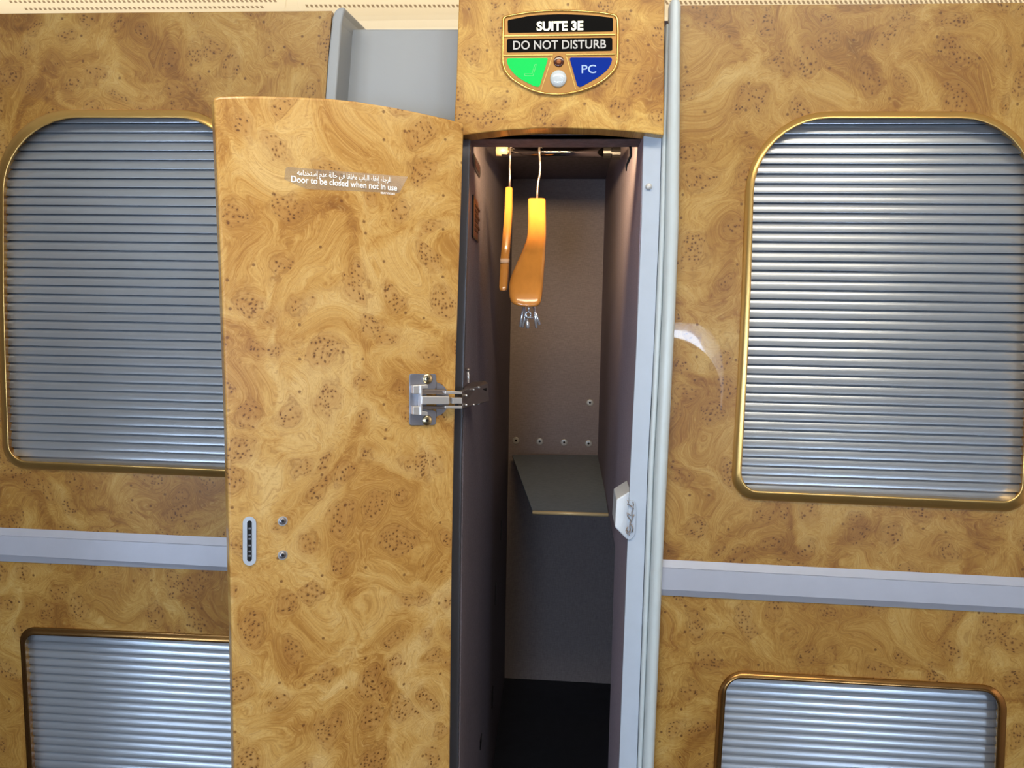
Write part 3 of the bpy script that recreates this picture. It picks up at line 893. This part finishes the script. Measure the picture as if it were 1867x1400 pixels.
h2 = thing('coat_hanger', 'broad curved honey-wood coat hanger with chrome clips, hanging at centre of the rail', 'coat hanger', P(984, 280, DR))
secs = [(363, 963.5, 994, .915), (366, 962.6, 995, .912), (385, 962.8, 995.2, .905), (406, 962.8, 995.6, .895), (425, 961.8, 995.8, .886), (435, 960.6, 995.5, .882), (447, 957, 995, .876),
        (458, 952, 994.6, .870), (472, 945.5, 994, .863), (485, 940, 993, .857), (497, 934.5, 992, .852), (508, 930.5, 991.4, .847), (520, 928.4, 990.4, .842), (532, 928.2, 989.2, .838), (542, 929.2, 988, .834), (550, 931.5, 986.5, .832), (555.5, 938, 984, .831), (559, 951, 977, .831)]
link('hanger_wood', fin(loft_px(secs, .0085)), 'hwood', h2, smooth=True)
back = [(y + 4, xl * .9 + 98, xr * .9 + 98, 1.84 - D) for y, xl, xr, D in secs]
back = [(363 + (y - 363) * .8, 979 + (xl - 979) * .72, 979 + (xr - 979) * .72, DR + (DR - D)) for y, xl, xr, D in secs]
link('hanger_wood', fin(loft_px(back, .0085)), 'hwood', h2, smooth=True)
hw = [(979, 366), (979.5, 352), (980, 342), (981, 333), (984, 318), (985, 305), (984.5, 292), (983.5, 282), (983, 272), (984, 266.5), (986, 266), (988, 268)]
link('hook', fin(tube([P(x, y, DR - .001 if y > 285 else DR - .006 + (0 if y > 270 else .004)) for x, y in hw], .0014, 10)), 'nickel', h2, smooth=True)
clip = [[(955, 556), (951.5, 575), (948.5, 596)], [(957, 556), (958, 575), (953, 597)], [(974, 556), (975.5, 575), (978, 598)], [(972, 558), (979, 577), (984, 592)]]
for l in clip:
    link('clip_leg', fin(tube([P(x, y, .845) for x, y in l], .0013, 8, [.0009, .0015, .0015])), 'chrome', h2, smooth=True)
ringp = [(963.5 + 4.5 * math.cos(a), 573 + 5 * math.sin(a)) for a in [2 * math.pi * k / 14 for k in range(15)]]
link('clip_spring', fin(join(tube([P(x, y, .842) for x, y in ringp], .0009, 8), tube([P(957, 578, .842), P(972, 579, .842)], .0011, 8), tube([P(964, 556, .842), P(964.5, 568, .842)], .0008, 8))), 'chrome', h2, smooth=True)
link('clip_tongue', fin(tube([P(960, 582, .843), P(962, 590, .843), P(962, 599, .843)], .002, 8, [.0014, .0024, .0018])), 'chrome', h2, smooth=True)

h1 = thing('coat_hanger', 'slim honey-wood coat hanger with a pale band, left of the broad one', 'coat hanger', P(930, 280, DR))
secs = [(342, 923, 933.5, .915), (344, 921.5, 934.8, .913), (380, 920, 934.8, .898), (410, 918, 933, .887), (440, 915.5, 930.8, .876), (470, 912.6, 928.5, .866), (500, 911, 927, .857), (522, 910, 925.6, .850), (528, 910.5, 925, .848), (530.5, 913, 922.5, .848)]
link('hanger_wood', fin(loft_px(secs, .006)), 'hwood', h1, smooth=True)
link('hanger_wood', fin(loft_px([(342 + (y - 342) * .8, 929 + (xl - 929) * .75, 929 + (xr - 929) * .75, DR + (DR - D)) for y, xl, xr, D in secs], .006)), 'hwood', h1, smooth=True)
link('pale_band', fin(loft_px([(472, 912, 929, .8645), (480, 911.5, 928.6, .862)], .0066)), 'band', h1, smooth=True)
hw = [(929, 345), (929.5, 325), (929.5, 305), (930, 290), (930, 280), (930.5, 270), (932, 267), (934, 268)]
link('hook', fin(tube([P(x, y, DR - .001 if y > 295 else DR - .007 + (0 if y > 272 else .004)) for x, y in hw], .0013, 10)), 'nickel', h1, smooth=True)

# ------------------------------------------------------------------ cabin behind the camera
link('floor', fin(box((-3, -2.1, -.02), (3, 1.2, 0))), 'carpet', kind='structure')
SY = -2.0
wins = [-1.40, -.80, -.20, .40, 1.00]
WZ = 1.10


def oval(cx, cz, w, h, n=32):
    out = []
    for k in range(n):
        t = 2 * math.pi * k / n
        c, s = math.cos(t), math.sin(t)
        out.append((cx + w * math.copysign(abs(c) ** .75, c), cz + h * math.copysign(abs(s) ** .75, s)))
    return out


outer = [(-3, 0), (3, 0), (3, 1.95), (-3, 1.95)]
fz = lambda pts, y: [Vector((x, y, z)) for x, z in pts]
hl = [oval(x, WZ, .165, .23) for x in wins]
link('wall_window', fin(prism(fz(outer, SY), fz(outer, SY - .02), [fz(h, SY) for h in hl], [fz(h, SY - .02) for h in hl])), 'cabin', kind='structure')
sky = NT('sky_outside')
sky.n.remove(sky.b)
em = sky.n.new('ShaderNodeEmission'); em.inputs['Color'].default_value = srgb(200, 224, 252); em.inputs['Strength'].default_value = 38.0
sky.l.new(em.outputs[0], sky.n['Material Output'].inputs['Surface'])
M['sky'] = sky.m
for i, x in enumerate(wins):
    rv = loft([fz(oval(x, WZ, .165, .23), SY), fz(oval(x, WZ, .120, .205), SY - .05), fz(oval(x, WZ, .115, .200), SY - .08)])
    w = link('window_%d' % (i + 1), fin(rv), 'reveal', kind='structure', smooth=True)
    g_ = bmesh.new(); g_.faces.new([g_.verts.new(v) for v in fz(oval(x, WZ, .119, .204), SY - .078)])
    me = fin(g_)
    link('window_pane', me, 'sky', w)


def area(name, loc, target, sx, sy, power, col, spread=180, shape='RECTANGLE'):
    l = bpy.data.lights.new(name, 'AREA'); l.shape = shape; l.size = sx; l.size_y = sy
    l.energy = power; l.color = col[:3]; l.spread = math.radians(spread)
    o = bpy.data.objects.new(name, l); COL.objects.link(o)
    o.location = loc
    o.rotation_euler = (Vector(target) - Vector(loc)).to_track_quat('-Z', 'Y').to_euler()
    return o


# unseen dark partitions and a low rounded divider, added to darken reflections
link('wall_added_right', fin(box((1.20, -2.0, 0), (1.23, -1.12, 1.95))), 'blocker', kind='structure', bevel=.004)  # added so the right part of the slats reflects dark
link('wall_added_left', fin(box((-1.66, -2.0, 0), (-1.63, -1.10, 1.95))), 'blocker', kind='structure', bevel=.004)  # added likewise for the left part of the slats
dv_ = [(.20, 0), (.462, 0)] + [(.462 - .17 + .17 * math.cos(a), 1.12 + .17 * math.sin(a)) for a in [math.radians(9 * k) for k in range(11)]] + [(.25, 1.285), (.21, 1.26), (.20, 1.2)]
link('wall_blocker', fin(prism([Vector((x, -1.52, z)) for x, z in dv_], [Vector((x, -1.60, z)) for x, z in dv_])), 'blocker', kind='structure', bevel=.01)  # invented shape that hides the lower part of the reflected window
link('wall_reflector', fin(box((2.3, -1.1, 0), (2.33, 1.0, 1.95))), 'cabin', kind='structure')  # unseen wall added to give the door a pale reflected band
link('wall_shader', fin(box((-.78, -.58, 0), (-.75, -.03, 1.64))), 'blocker', kind='structure', bevel=.003)  # added shadow source, darkens the reflections at far left
# aisle ceiling light, added fills on two unseen walls, cove light over the partitions, wardrobe lamp
area('aisle_light', (.04, -.55, 1.93), (.04, -.45, 0), 1.1, .16, 10, srgb(255, 240, 214))
area('end_wall_fill', (1.85, -.45, 1.9), (2.3, -.45, 1.1), .9, .1, 11, srgb(255, 236, 226), 110)  # added lamp, brightens the wall reflected in the door
area('sidewall_fill', (-.2, -1.55, 1.9), (-.2, -2.0, 1.35), 2.4, .06, 4, srgb(255, 244, 226))  # added lamp, brightens the window wall that the slats reflect
area('cove_light', (0, .45, 1.66), (0, .55, 3), 4.0, .3, 16, srgb(255, 240, 212))
area('wardrobe_lamp', ((XL + XR) / 2, .051, ZT + .008), ((XL + XR) / 2, 1.051, ZT + .008 - .22), .15, .006, .72, srgb(255, 218, 164), 100)

wd = bpy.data.worlds.new('cabin_air'); sc.world = wd; wd.use_nodes = True
wd.node_tree.nodes['Background'].inputs[0].default_value = srgb(214, 206, 200)
wd.node_tree.nodes['Background'].inputs[1].default_value = 0.10

sc.view_settings.view_transform = 'Standard'
sc.view_settings.look = 'None'
sc.view_settings.gamma = 1.0
sc.view_settings.exposure = -0.13
sc.cycles.use_denoising = True
sc.cycles.max_bounces = 8
